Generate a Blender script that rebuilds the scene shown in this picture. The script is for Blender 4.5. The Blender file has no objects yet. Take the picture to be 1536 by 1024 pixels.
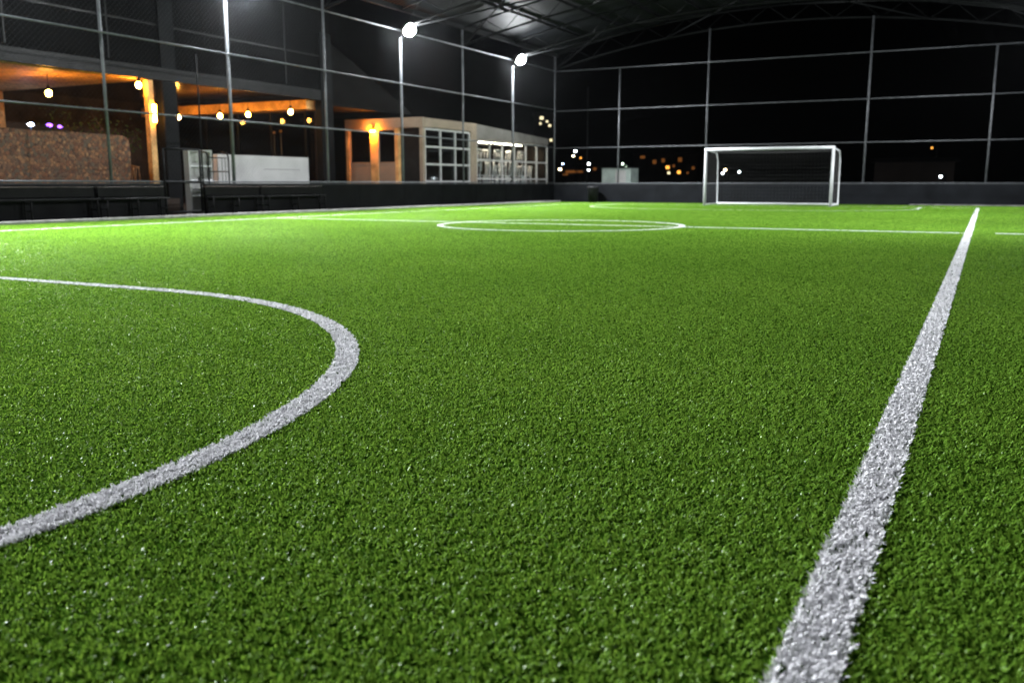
import bpy, math, random
import numpy as np
from mathutils import Vector, Matrix

random.seed(7)
rng = np.random.default_rng(11)
sc = bpy.context.scene
COL = sc.collection
BLOOM_HAZE = 0.00005
POWER_L, POWER_R, POWER_N, POWER_E = 2350, 850, 4100, 2700
h = 0.8                      # camera height in metres: plan lengths below are in camera heights

# ------------------------------------------------------------------ camera
F = 1350.0 / 1536.0
YAW = math.radians(27.45)
PITCH = math.atan(236 / 1350.0)
cam_d = bpy.data.cameras.new("camera")
cam = bpy.data.objects.new("camera", cam_d)
COL.objects.link(cam)
cam.location = (0, 0, h)
cam.rotation_euler = (math.pi / 2 - PITCH, 0, YAW)
cam_d.sensor_width = 36
cam_d.lens = 36 * F
cam_d.clip_start = 0.05
cam_d.clip_end = 2000
cam_d.dof.use_dof = True
cam_d.dof.focus_distance = 3.6
cam_d.dof.aperture_fstop = 3.2
sc.camera = cam

_fw = np.array([-math.sin(YAW) * math.cos(PITCH), math.cos(YAW) * math.cos(PITCH), -math.sin(PITCH)])
_rt = np.array([math.cos(YAW), math.sin(YAW), 0])
_up = np.cross(_rt, _fw)


def _ray(x, y):
    return _fw * 1350 + _rt * (x - 768) - _up * (y - 512)


def at_x(x, y, X):           # the point of a wall plane X (in h) seen at a spot of the survey picture
    d = _ray(x, y)
    return d * X / d[0] + np.array([0, 0, 1.0])


def at_y(x, y, Y):
    d = _ray(x, y)
    return d * Y / d[1] + np.array([0, 0, 1.0])


# ------------------------------------------------------------------ materials
def mat(name, color, rough=0.6, metal=0.0, noise=0.0, scale=6.0, bump=0.0, spec=0.15, detail=4, color2=None):
    m = bpy.data.materials.new(name)
    m.use_nodes = True
    nt = m.node_tree
    b = nt.nodes["Principled BSDF"]
    b.inputs["Base Color"].default_value = (*color, 1)
    b.inputs["Roughness"].default_value = rough
    b.inputs["Metallic"].default_value = metal
    b.inputs["Specular IOR Level"].default_value = spec
    if noise or bump:
        tc = nt.nodes.new("ShaderNodeTexCoord")
        n = nt.nodes.new("ShaderNodeTexNoise")
        n.inputs["Scale"].default_value = scale
        n.inputs["Detail"].default_value = detail
        nt.links.new(tc.outputs["Object"], n.inputs["Vector"])
        if noise:
            r = nt.nodes.new("ShaderNodeMix")
            r.data_type = 'RGBA'
            c2 = color2 or tuple(c * (1 - noise) for c in color)
            c1 = color if color2 else tuple(min(1, c * (1 + noise)) for c in color)
            r.inputs[6].default_value = (*c1, 1)
            r.inputs[7].default_value = (*c2, 1)
            mr = nt.nodes.new("ShaderNodeMapRange")
            mr.inputs[1].default_value = 0.35
            mr.inputs[2].default_value = 0.65
            nt.links.new(n.outputs["Fac"], mr.inputs[0])
            nt.links.new(mr.outputs[0], r.inputs[0])
            nt.links.new(r.outputs[2], b.inputs["Base Color"])
            rr = nt.nodes.new("ShaderNodeMapRange")
            rr.inputs[3].default_value = max(0.05, rough - 0.12)
            rr.inputs[4].default_value = min(1, rough + 0.12)
            nt.links.new(n.outputs["Fac"], rr.inputs[0])
            nt.links.new(rr.outputs[0], b.inputs["Roughness"])
        if bump:
            bp = nt.nodes.new("ShaderNodeBump")
            bp.inputs["Strength"].default_value = bump
            bp.inputs["Distance"].default_value = 0.02
            nt.links.new(n.outputs["Fac"], bp.inputs["Height"])
            nt.links.new(bp.outputs[0], b.inputs["Normal"])
    return m


def emit(name, color, strength):
    m = bpy.data.materials.new(name)
    m.use_nodes = True
    nt = m.node_tree
    nt.nodes.clear()
    o = nt.nodes.new("ShaderNodeOutputMaterial")
    e = nt.nodes.new("ShaderNodeEmission")
    e.inputs[0].default_value = (*color, 1)
    e.inputs[1].default_value = strength
    nt.links.new(e.outputs[0], o.inputs[0])
    return m


def glass(name, tint=(0.85, 0.88, 0.88), gloss=0.12):
    m = bpy.data.materials.new(name)
    m.use_nodes = True
    nt = m.node_tree
    nt.nodes.clear()
    o = nt.nodes.new("ShaderNodeOutputMaterial")
    mx = nt.nodes.new("ShaderNodeMixShader")
    t = nt.nodes.new("ShaderNodeBsdfTransparent")
    t.inputs[0].default_value = (*tint, 1)
    g = nt.nodes.new("ShaderNodeBsdfGlossy")
    g.inputs["Roughness"].default_value = 0.04
    mx.inputs[0].default_value = gloss
    nt.links.new(t.outputs[0], mx.inputs[1])
    nt.links.new(g.outputs[0], mx.inputs[2])
    nt.links.new(mx.outputs[0], o.inputs[0])
    return m


def blade_mat(name, col_a, col_b, trans, rough, spec, tint=(1, 1, 1)):
    m = bpy.data.materials.new(name)
    m.use_nodes = True
    nt = m.node_tree
    b = nt.nodes["Principled BSDF"]
    o = nt.nodes["Material Output"]
    at = nt.nodes.new("ShaderNodeAttribute")
    at.attribute_name = "tone"
    mx = nt.nodes.new("ShaderNodeMix")
    mx.data_type = 'RGBA'
    mx.inputs[6].default_value = (*col_a, 1)
    mx.inputs[7].default_value = (*col_b, 1)
    nt.links.new(at.outputs["Fac"], mx.inputs[0])
    nt.nodes.remove(b)
    df = nt.nodes.new("ShaderNodeBsdfDiffuse")
    nt.links.new(mx.outputs[2], df.inputs[0])
    gl_ = nt.nodes.new("ShaderNodeBsdfGlossy")
    gl_.inputs["Roughness"].default_value = rough
    b = nt.nodes.new("ShaderNodeMixShader")
    b.inputs[0].default_value = spec
    nt.links.new(df.outputs[0], b.inputs[1])
    nt.links.new(gl_.outputs[0], b.inputs[2])
    tr = nt.nodes.new("ShaderNodeBsdfTranslucent")
    ty = nt.nodes.new("ShaderNodeMix")
    ty.data_type = 'RGBA'
    ty.blend_type = 'MULTIPLY'
    ty.inputs[0].default_value = 1.0
    ty.inputs[7].default_value = (*tint, 1)
    nt.links.new(mx.outputs[2], ty.inputs[6])
    nt.links.new(ty.outputs[2], tr.inputs[0])
    ms = nt.nodes.new("ShaderNodeMixShader")
    ms.inputs[0].default_value = trans
    nt.links.new(b.outputs[0], ms.inputs[1])
    nt.links.new(tr.outputs[0], ms.inputs[2])
    nt.links.new(ms.outputs[0], o.inputs[0])
    return m


def stone_mat():
    m = bpy.data.materials.new("rubble stone")
    m.use_nodes = True
    nt = m.node_tree
    b = nt.nodes["Principled BSDF"]
    b.inputs["Roughness"].default_value = 0.85
    tc = nt.nodes.new("ShaderNodeTexCoord")
    ns = nt.nodes.new("ShaderNodeTexNoise")
    ns.inputs["Scale"].default_value = 3
    ad = nt.nodes.new("ShaderNodeMix")
    ad.data_type = 'VECTOR'
    ad.inputs[0].default_value = 0.12
    nt.links.new(tc.outputs["Object"], ns.inputs["Vector"])
    nt.links.new(tc.outputs["Object"], ad.inputs[4])
    nt.links.new(ns.outputs["Color"], ad.inputs[5])
    v = nt.nodes.new("ShaderNodeTexVoronoi")
    v.inputs["Scale"].default_value = 14.0
    e = nt.nodes.new("ShaderNodeTexVoronoi")
    e.feature = 'DISTANCE_TO_EDGE'
    e.inputs["Scale"].default_value = 14.0
    nt.links.new(ad.outputs[1], v.inputs["Vector"])
    nt.links.new(ad.outputs[1], e.inputs["Vector"])
    cr = nt.nodes.new("ShaderNodeValToRGB")
    el = cr.color_ramp.elements
    el[0].position, el[0].color = 0.0, (0.064, 0.031, 0.014, 1)
    el[1].position, el[1].color = 1.0, (0.271, 0.140, 0.061, 1)
    for p, c in ((0.3, (0.155, 0.056, 0.020, 1)), (0.55, (0.076, 0.056, 0.035, 1)), (0.8, (0.212, 0.090, 0.033, 1))):
        q = el.new(p)
        q.color = c
    sx = nt.nodes.new("ShaderNodeSeparateColor")
    nt.links.new(v.outputs["Color"], sx.inputs[0])
    nt.links.new(sx.outputs[0], cr.inputs[0])
    mr = nt.nodes.new("ShaderNodeMapRange")
    mr.inputs[1].default_value = 0.0
    mr.inputs[2].default_value = 0.06
    nt.links.new(e.outputs["Distance"], mr.inputs[0])
    mx = nt.nodes.new("ShaderNodeMix")
    mx.data_type = 'RGBA'
    mx.inputs[6].default_value = (0.045, 0.029, 0.018, 1)
    nt.links.new(mr.outputs[0], mx.inputs[0])
    nt.links.new(cr.outputs[0], mx.inputs[7])
    nt.links.new(mx.outputs[2], b.inputs["Base Color"])
    bp = nt.nodes.new("ShaderNodeBump")
    bp.inputs["Strength"].default_value = 0.8
    bp.inputs["Distance"].default_value = 0.04
    nt.links.new(mr.outputs[0], bp.inputs["Height"])
    nt.links.new(bp.outputs[0], b.inputs["Normal"])
    return m


def sheet_mat():
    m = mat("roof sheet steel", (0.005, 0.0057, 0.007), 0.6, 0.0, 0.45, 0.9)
    nt = m.node_tree
    b = nt.nodes["Principled BSDF"]
    tc = nt.nodes.new("ShaderNodeTexCoord")
    w = nt.nodes.new("ShaderNodeTexWave")
    w.bands_direction = 'Y'
    w.inputs["Scale"].default_value = 1.6
    bp = nt.nodes.new("ShaderNodeBump")
    bp.inputs["Strength"].default_value = 0.6
    bp.inputs["Distance"].default_value = 0.05
    nt.links.new(tc.outputs["Object"], w.inputs["Vector"])
    nt.links.new(w.outputs["Fac"], bp.inputs["Height"])
    nt.links.new(bp.outputs[0], b.inputs["Normal"])
    return m


M = dict(
    steel=mat("galvanised steel", (0.10, 0.106, 0.113), 0.5, 0.2, 0.2, 5),
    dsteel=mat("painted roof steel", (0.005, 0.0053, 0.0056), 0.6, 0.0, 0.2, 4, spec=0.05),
    wire=mat("zinc wire", (0.025, 0.0255, 0.027), 0.45, 0.1),
    fsteel=mat("grey fence paint", (0.055, 0.058, 0.062), 0.5, 0.2, 0.2, 5),
    wired=mat("dark coated wire", (0.004, 0.004, 0.0045), 0.5, spec=0.05),
    board=mat("dark board paint", (0.0026, 0.0028, 0.0034), 0.6, 0, 0.3, 1.5, 0.05, spec=0.05),
    boardf=mat("dark grey board paint", (0.0048, 0.0054, 0.0066), 0.6, 0, 0.25, 1.5, 0.05, spec=0.05),
    cap=mat("board cap", (0.03, 0.032, 0.034), 0.5, 0.2),
    kerb=mat("kerb concrete", (0.28, 0.275, 0.27), 0.85, 0, 0.25, 7, 0.2),
    kerbd=mat("darker kerb concrete", (0.10, 0.098, 0.095), 0.85, 0, 0.3, 5, 0.2),  # far kerb, evenly darker than the side one
    pave=mat("ledge concrete", (0.05, 0.05, 0.05), 0.85, 0, 0.3, 4, 0.2),
    soil=mat("turf backing", (0.020, 0.052, 0.004), 0.9, 0, 0.5, 60, 0.3, spec=0.0),
    ground=mat("dark ground", (0.03, 0.03, 0.03), 0.95, 0, 0.4, 0.5, 0.2),
    goal=mat("white enamel", (0.40, 0.41, 0.42), 0.35, 0, 0.06, 3),
    net=mat("net cord", (0.045, 0.045, 0.045), 0.8),
    bench=mat("bench black plastic", (0.004, 0.004, 0.0043), 0.5, 0, 0.3, 3, spec=0.06),
    benchtop=mat("bench wood cap", (0.045, 0.036, 0.032), 0.5, 0, 0.4, 4),  # wooden cap, paler than the bench plastic
    sheet=sheet_mat(),
    stone=stone_mat(),
    dwall=mat("dark cladding", (0.0022, 0.0022, 0.0024), 0.7, 0, 0.25, 0.8, 0.1, spec=0.03),
    dcol=mat("dark column paint", (0.004, 0.0045, 0.0052), 0.55, 0, 0.25, 2, spec=0.08),
    canvas=mat("grey canvas", (0.005, 0.0048, 0.0046), 0.85, 0, 0.3, 0.8, 0.2, spec=0.05),
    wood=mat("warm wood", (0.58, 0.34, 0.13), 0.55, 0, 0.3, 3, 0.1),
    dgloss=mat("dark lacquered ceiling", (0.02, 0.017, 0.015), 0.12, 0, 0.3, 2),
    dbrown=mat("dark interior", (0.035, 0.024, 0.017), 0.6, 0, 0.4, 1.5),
    plaster=mat("white plaster", (0.42, 0.42, 0.41), 0.8, 0, 0.12, 1.2, 0.08),
    wframe=mat("white window paint", (0.42, 0.42, 0.41), 0.45, 0, 0.1, 3),
    gfascia=mat("grey fascia paint", (0.17, 0.16, 0.145), 0.6, 0, 0.15, 2),
    cream=mat("cream facade paint", (0.25, 0.20, 0.148), 0.6, 0, 0.12, 2),
    glass=glass("window glass"),
    dglass=glass("dim window glass", (0.35, 0.35, 0.35), 0.03),
    white=mat("white plastic", (0.78, 0.79, 0.80), 0.4, 0, 0.08, 4),
    black=mat("black metal", (0.012, 0.012, 0.012), 0.4, 0.2, 0.2, 4),
    housing=mat("floodlight aluminium", (0.15, 0.15, 0.16), 0.4, 0.6, 0.1, 6),
    bin=mat("bin plastic", (0.008, 0.008, 0.009), 0.5, 0, 0.2, 4),
    cabin=mat("pale cabin panel", (0.30, 0.36, 0.33), 0.6, 0, 0.15, 2),
    farwall=mat("far facade", (0.018, 0.014, 0.012), 0.85, 0, 0.4, 0.3),
    leaf=mat("night leaves", (0.05, 0.08, 0.02), 0.7, 0, 0.4, 3),
    bark=mat("bark", (0.09, 0.06, 0.04), 0.9, 0, 0.3, 8, 0.3),
    flood=emit("floodlight glare", (0.93, 0.97, 1.0), 800.0),
    bulb=emit("warm filament bulb", (1.0, 0.42, 0.06), 260.0),
    kiosk_lamp=emit("kiosk lamp glow", (1.0, 0.27, 0.010), 2000.0),
    sconce=emit("warm wall lamp glow", (1.0, 0.38, 0.04), 150.0),
    ceil=emit("warm tube glow", (1.0, 0.82, 0.60), 90.0),
    e_white=emit("cool street light", (0.85, 0.95, 1.0), 20.0),
    e_warm=emit("warm street light", (1.0, 0.78, 0.45), 22.0),
    e_orange=emit("sodium street light", (1.0, 0.40, 0.06), 2.5),
    e_green=emit("greenish street light", (0.75, 1.0, 0.75), 16.0),
    e_blue=emit("blue stage light", (0.45, 0.60, 1.0), 60.0),
    e_purple=emit("purple stage light", (0.25, 0.08, 0.8), 10.0),
    e_win=emit("lit window orange", (1.0, 0.36, 0.08), 0.15),
    e_winw=emit("lit window pale", (1.0, 0.85, 0.5), 1.6),
)


# ------------------------------------------------------------------ mesh helpers (positions in camera heights, radii in metres)
class MB:
    def __init__(s):
        s.v, s.f, s.sm = [], [], []

    def add(s, vs, fs, smooth=False):
        n = len(s.v)
        s.v += [tuple(p) for p in vs]
        s.f += [tuple(i + n for i in f) for f in fs]
        s.sm += [smooth] * len(fs)

    def box(s, x0, x1, y0, y1, z0, z1, bev=0.0):
        x0, x1 = sorted((x0 * h, x1 * h)); y0, y1 = sorted((y0 * h, y1 * h)); z0, z1 = sorted((z0 * h, z1 * h))
        b = min(bev, 0.45 * min(x1 - x0, y1 - y0, z1 - z0))
        if b <= 0:
            vs = [(x, y, z) for z in (z0, z1) for y in (y0, y1) for x in (x0, x1)]
            s.add(vs, [(0, 2, 3, 1), (4, 5, 7, 6), (0, 1, 5, 4), (2, 6, 7, 3), (0, 4, 6, 2), (1, 3, 7, 5)])
            return
        X, Y, Z = (x0, x1), (y0, y1), (z0, z1)
        vs, idx = [], {}
        for i in (0, 1):
            for j in (0, 1):
                for k in (0, 1):
                    ix = b if i == 0 else -b; iy = b if j == 0 else -b; iz = b if k == 0 else -b
                    for a, p in enumerate(((X[i], Y[j] + iy, Z[k] + iz), (X[i] + ix, Y[j], Z[k] + iz), (X[i] + ix, Y[j] + iy, Z[k]))):
                        idx[i, j, k, a] = len(vs)
                        vs.append(p)
        fs = []
        I = lambda *q: idx[q]
        for i in (0, 1):
            fs.append((I(i, 0, 0, 0), I(i, 1, 0, 0), I(i, 1, 1, 0), I(i, 0, 1, 0)))
            fs.append((I(0, i, 0, 1), I(1, i, 0, 1), I(1, i, 1, 1), I(0, i, 1, 1)))
            fs.append((I(0, 0, i, 2), I(1, 0, i, 2), I(1, 1, i, 2), I(0, 1, i, 2)))
        for j in (0, 1):
            for k in (0, 1):
                fs.append((I(0, j, k, 1), I(1, j, k, 1), I(1, j, k, 2), I(0, j, k, 2)))
                fs.append((I(j, 0, k, 0), I(j, 1, k, 0), I(j, 1, k, 2), I(j, 0, k, 2)))
                fs.append((I(j, k, 0, 0), I(j, k, 1, 0), I(j, k, 1, 1), I(j, k, 0, 1)))
        for i in (0, 1):
            for j in (0, 1):
                for k in (0, 1):
                    fs.append((I(i, j, k, 0), I(i, j, k, 1), I(i, j, k, 2)))
        s.add(vs, fs)

    def tube(s, pts, r, n=8, r2=None, cap=True):
        P = [Vector(p) * h for p in pts]
        m = len(P)
        vs, fs = [], []
        for i, p in enumerate(P):
            d = (P[min(i + 1, m - 1)] - P[max(i - 1, 0)]).normalized()
            a = d.cross(Vector((0, 0, 1)) if abs(d.z) < 0.9 else Vector((1, 0, 0))).normalized()
            c = d.cross(a)
            rr = r if r2 is None else r + (r2 - r) * i / (m - 1)
            for k in range(n):
                t = 2 * math.pi * (k + 0.5) / n
                vs.append(p + a * math.cos(t) * rr + c * math.sin(t) * rr)
        for i in range(m - 1):
            for k in range(n):
                k2 = (k + 1) % n
                fs.append((i * n + k, i * n + k2, (i + 1) * n + k2, (i + 1) * n + k))
        s.add(vs, fs, n > 4)
        if cap and n > 3:
            k0 = len(s.v) - m * n
            s.f += [tuple(k0 + k for k in range(n))[::-1], tuple(k0 + (m - 1) * n + k for k in range(n))]
            s.sm += [False, False]

    def sphere(s, c, r, n=12, m=8, sz=1.0):
        c = Vector(c) * h
        vs = [c + Vector((0, 0, r * sz))]
        for i in range(1, m):
            t = math.pi * i / m
            vs += [c + Vector((r * math.sin(t) * math.cos(2 * math.pi * k / n), r * math.sin(t) * math.sin(2 * math.pi * k / n), r * sz * math.cos(t))) for k in range(n)]
        vs.append(c - Vector((0, 0, r * sz)))
        fs = []
        for k in range(n):
            k2 = (k + 1) % n
            fs.append((0, 1 + k, 1 + k2))
            for i in range(m - 2):
                a = 1 + i * n
                fs.append((a + k, a + n + k, a + n + k2, a + k2))
            a = 1 + (m - 2) * n
            fs.append((a + k, len(vs) - 1, a + k2))
        s.add(vs, fs, True)

    def lathe(s, c, prof, n=16):
        c = Vector(c) * h
        vs, fs = [], []
        for r, z in prof:
            vs += [c + Vector((r * math.cos(2 * math.pi * k / n), r * math.sin(2 * math.pi * k / n), z)) for k in range(n)]
        for i in range(len(prof) - 1):
            for k in range(n):
                k2 = (k + 1) % n
                fs.append((i * n + k, i * n + k2, (i + 1) * n + k2, (i + 1) * n + k))
        s.add(vs, fs, True)

    def prism(s, poly, x0, x1):          # a (y, z) outline pushed along x
        n = len(poly)
        vs = [(x0 * h, y * h, z * h) for y, z in poly] + [(x1 * h, y * h, z * h) for y, z in poly]
        fs = [tuple(range(n)), tuple(range(2 * n - 1, n - 1, -1))] + [(i, n + i, n + (i + 1) % n, (i + 1) % n) for i in range(n)]
        s.add(vs, fs)

    def build(s, name, m, parent=None, origin=None):
        if parent is not None:
            o0 = BASE[parent]
        elif origin is not None:
            o0 = Vector(origin) * h
        else:
            a = np.array(s.v)
            lo, hi = a.min(0), a.max(0)
            o0 = Vector(((lo[0] + hi[0]) / 2, (lo[1] + hi[1]) / 2, lo[2]))
        me = bpy.data.meshes.new(name)
        me.from_pydata([(p[0] - o0[0], p[1] - o0[1], p[2] - o0[2]) for p in s.v], [], s.f)
        me.polygons.foreach_set("use_smooth", s.sm)
        me.materials.append(m)
        me.update()
        o = bpy.data.objects.new(name, me)
        COL.objects.link(o)
        if parent is not None:
            o.parent = parent
        else:
            o.location = o0
        BASE[o] = o0
        return o


BASE = {}


def tag(o, label=None, cat=None, group=None, kind=None):
    for k, v in (("label", label), ("category", cat), ("group", group), ("kind", kind)):
        if v:
            o[k] = v
    return o


def thing(name, loc, label, cat, group=None):
    o = bpy.data.objects.new(name, None)
    o.empty_display_size = 0.2
    COL.objects.link(o)
    o.location = Vector(loc) * h
    BASE[o] = Vector(loc) * h
    return tag(o, label, cat, group)


def copy_tree(o, parent=None):
    c = o.copy()
    COL.objects.link(c)
    c.parent = parent
    for ch in list(o.children):
        copy_tree(ch, c)
    return c


def dup(root, loc, label, rz=0.0, scale=None):
    c = copy_tree(root)
    c.location = Vector(loc) * h
    c.rotation_euler = (0, 0, rz)
    if scale:
        c.scale = scale
    c["label"] = label
    return c


def B(name, m, parent, *boxes, bev=0.0):
    mb = MB()
    for b in boxes:
        mb.box(*b, bev=bev)
    return mb.build(name, m, parent)


# ------------------------------------------------------------------ plan
XL, XR, XC = -22.05, 3.35, -9.35       # fences left and right, middle of the pitch
YF = 47.6                              # far fence
YP = [12.7, 17.9, 22.7, 27.6, 32.6, 37.7, 42.8]   # post rhythm along the sides
LW = 0.108 / h                         # width of the white lines

# ground
g = MB(); g.box(-330, 200, -40, 330, -0.4, -0.06)
tag(g.build("ground", M["ground"]), kind="structure")
g = MB(); g.box(-21.5, 3.25, -4, YF - 0.15, -0.05, 0.0)
tag(g.build("pitch", M["soil"]), kind="structure")
g = MB(); g.box(-22.6, -21.64, -4, YF + 0.3, -0.05, 0.03)
tag(g.build("paving", M["pave"]), kind="structure")
g = MB(); g.box(-21.64, -21.5, -4, YF - 0.15, -0.05, 0.075, bev=0.01)
tag(g.build("kerb", M["kerb"]), kind="structure")
g = MB(); g.box(-3.2, 3.25, YF - 0.3, YF - 0.15, -0.05, 0.05, bev=0.01)
tag(g.build("kerb", M["kerbd"]), kind="structure")


# ------------------------------------------------------------------ turf blades
def in_marks(x, y):
    """which white marking a root lies on, 0 for none (arrays, metres)"""
    w = LW * h / 2
    X, Y = x / h, y / h
    k = np.zeros(len(x), np.int8)

    def put(mask, n):
        k[(k == 0) & mask] = n
    W = LW / 2
    put((np.abs(X + 0.252) < W) & (Y < 43.2) & (Y > -2), 1)
    put((np.abs(X + 18.8) < W) & (Y < 43.2) & (Y > -2), 2)
    put((np.abs(Y - 20.85) < W) & (X > -18.8) & (X < -0.3), 3)
    put((np.abs(Y - 21.0) < W) & (X > 0.22) & (X < 3.2), 4)
    r = np.hypot(X - XC - 0.05, Y - 20.5)
    put(np.abs(r - 2.98) < W, 5)
    for s, n in ((1, 6), (-1, 7)):
        cy = 1.55 if s == 1 else 40.25
        for cx, sx in ((-6.92, 1), (-11.78, -1)):
            rr = np.hypot(X - cx, Y - cy)
            put((np.abs(rr - 4.5) < W) & ((X - cx) * sx > 0) & ((Y - cy) * s > 0), n)
            put((np.abs(X - cx - sx * 4.5) < W) & ((Y - cy) * s <= 0) & ((Y - cy) * s > -2.5), n)
        put((np.abs(Y - cy - s * 4.5) < W) & (X <= -6.92) & (X >= -11.78), n)
    put((np.abs(Y - 43.2) < W) & (X > -18.8) & (X < -0.3), 8)
    return k


def blades_mesh(name, m, x, y, wid, hgt, lean):
    n = len(x)
    az = rng.uniform(0, 2 * np.pi, n)
    dx, dy = np.cos(az), np.sin(az)
    px, py = -dy * wid / 2, dx * wid / 2
    curl = rng.normal(0, 0.35, n)
    v = np.zeros((n, 5, 3), np.float32)
    l1 = lean * 0.35
    tx, ty = np.cos(az + curl), np.sin(az + curl)
    v[:, 0] = np.stack([x - px, y - py, np.zeros(n)], 1)
    v[:, 1] = np.stack([x + px, y + py, np.zeros(n)], 1)
    mz = hgt * rng.uniform(0.55, 0.75, n)
    v[:, 2] = np.stack([x + dx * l1 + px * .95, y + dy * l1 + py * .95, mz], 1)
    v[:, 3] = np.stack([x + dx * l1 - px * .95, y + dy * l1 - py * .95, mz], 1)
    v[:, 4] = np.stack([x + dx * l1 + tx * lean * 0.65, y + dy * l1 + ty * lean * 0.65, hgt], 1)
    me = bpy.data.meshes.new(name)
    me.vertices.add(n * 5)
    me.vertices.foreach_set("co", v.ravel())
    base = (np.arange(n) * 5)[:, None]
    quads = base + np.array([[0, 1, 2, 3]])
    tris = base + np.array([[3, 2, 4]])
    loops = np.concatenate([quads, tris], 1).ravel().astype(np.int32)
    me.loops.add(n * 7)
    me.loops.foreach_set("vertex_index", loops)
    me.polygons.add(n * 2)
    st = np.stack([np.arange(n) * 7, np.arange(n) * 7 + 4], 1).ravel().astype(np.int32)
    me.polygons.foreach_set("loop_start", st)
    me.update(calc_edges=True)
    at = me.attributes.new("tone", 'FLOAT', 'POINT')
    # tufts of slightly different green, plus a per-blade shift
    big = 0.5 + 0.25 * np.sin(x * 1.3 + 1.7 * np.sin(y * 0.9)) * np.sin(y * 1.7 + 1.1 * np.sin(x * 0.7))
    tone = np.clip(0.55 * rng.random(n) + 0.45 * big + rng.normal(0, .06, n), 0, 1)
    at.data.foreach_set("value", np.repeat(tone, 5).astype(np.float32))
    me.materials.append(m)
    o = bpy.data.objects.new(name, me)
    COL.objects.link(o)
    return o


M["grass"] = blade_mat("artificial grass blade", (0.086, 0.200, 0.019), (0.208, 0.372, 0.048), 0.36, 0.24, 0.012, (1.15, 1.04, 1.0))
M["wgrass"] = blade_mat("white grass blade", (0.74, 0.735, 0.765), (0.85, 0.845, 0.87), 0.2, 0.5, 0.01)

D0 = 26000.0
rr = np.linspace(0.55, 46, 4000)
dens = D0 / (1 + (rr / 4.0) ** 1.6)
ang = math.radians(50)
cdf = np.concatenate([[0], np.cumsum((dens * rr)[1:] * np.diff(rr)) * 2 * ang])
N = int(cdf[-1])
r = np.interp(rng.random(N) * cdf[-1], cdf, rr)
a = YAW + rng.uniform(-ang, ang, N)
# a wider fan close to the camera, so that the pitch is whole a step to the side
n2 = int(D0 * 0.75 * math.radians(76) * 3.8 ** 2 / 2 * 2)
r2 = 3.8 * np.sqrt(rng.random(n2))
a2 = YAW + rng.uniform(ang, ang + math.radians(76), n2) * rng.choice([-1, 1], n2)
r, a = np.concatenate([r, r2]), np.concatenate([a, a2])
x, y = -np.sin(a) * r, np.cos(a) * r
ok = (x > -21.5 * h + .01) & (x < 3.2 * h) & (y > -1) & (y < (YF - 0.32) * h)
x, y, r = x[ok], y[ok], r[ok]
k = in_marks(x, y)
n = len(x)
grow = np.sqrt(D0 / (D0 / (1 + (r / 4.0) ** 1.6)))
wid = np.minimum(0.0033 * grow, 0.013) * rng.uniform(.75, 1.25, n)
hgt = rng.uniform(0.006, 0.0145, n) / (1 + (r / 6.0) ** 1.5)
hgt = np.maximum(hgt, 0.0022)
lean = rng.uniform(0.005, 0.016, n)
gsel = k == 0
tag(blades_mesh("turf", M["grass"], x[gsel], y[gsel], wid[gsel], hgt[gsel], lean[gsel]), kind="stuff")
for num, nm in ((1, "touchline"), (2, "touchline"), (3, "halfway_line"), (4, "halfway_line"), (5, "centre_circle"), (6, "goal_area_line"), (7, "goal_area_line"), (8, "goal_line")):
    q = np.nonzero(k == num)[0]
    if not len(q):
        continue
    q = np.concatenate([q, q])
    j = rng.normal(0, 0.002, (2, len(q)))
    tag(blades_mesh(nm, M["wgrass"], x[q] + j[0], y[q] + j[1], wid[q] * 1.15, hgt[q] * rng.uniform(.95, 1.2, len(q)) + 0.0035 * np.clip((27 - r[q]) / 7, 0, 1), lean[q]), kind="structure")


# ------------------------------------------------------------------ boards
def board(name, m, boxes, joints, label):
    t = thing(name, ((boxes[0][0] + boxes[0][1]) / 2, (boxes[0][2] + boxes[0][3]) / 2, 0), label, "board wall")
    B("panel", m, t, *boxes)
    B("cap_rail", M["cap"], t, *[(b[0] - .03, b[1] + .03, b[2] - .01, b[3] + .01, 0.985, 1.02) for b in boxes])
    B("joint_strip", m, t, *joints)
    return t


board("board_wall", M["board"], [(-22.0, -22.12, 4, 19.6, 0, 0.985), (-22.0, -22.12, 21.25, YF + .1, 0, 0.985)],
      [(-21.993, -22.0, q - .02, q + .02, 0.02, 0.98) for q in (29.3, 32.4, 35.5, 38.6, 41.7, 44.8)],
      "long black board wall along the left touchline behind the benches")
board("board_wall", M["boardf"], [(-22.0, XR, YF, YF + .12, 0, 0.985)],
      [(q - .02, q + .02, YF - .007, YF, 0.02, 0.98) for q in np.arange(-19, 3, 3.1)],
      "charcoal board wall running behind the white goal")
board("board_wall", M["boardf"], [(XR - .05, XR + .07, 4, YF + .1, 0, 0.985)],
      [(XR - .057, XR - .05, q - .02, q + .02, 0.02, 0.98) for q in np.arange(8, 46, 3.1)],
      "dark board wall on the right-hand side of the pitch")


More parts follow.
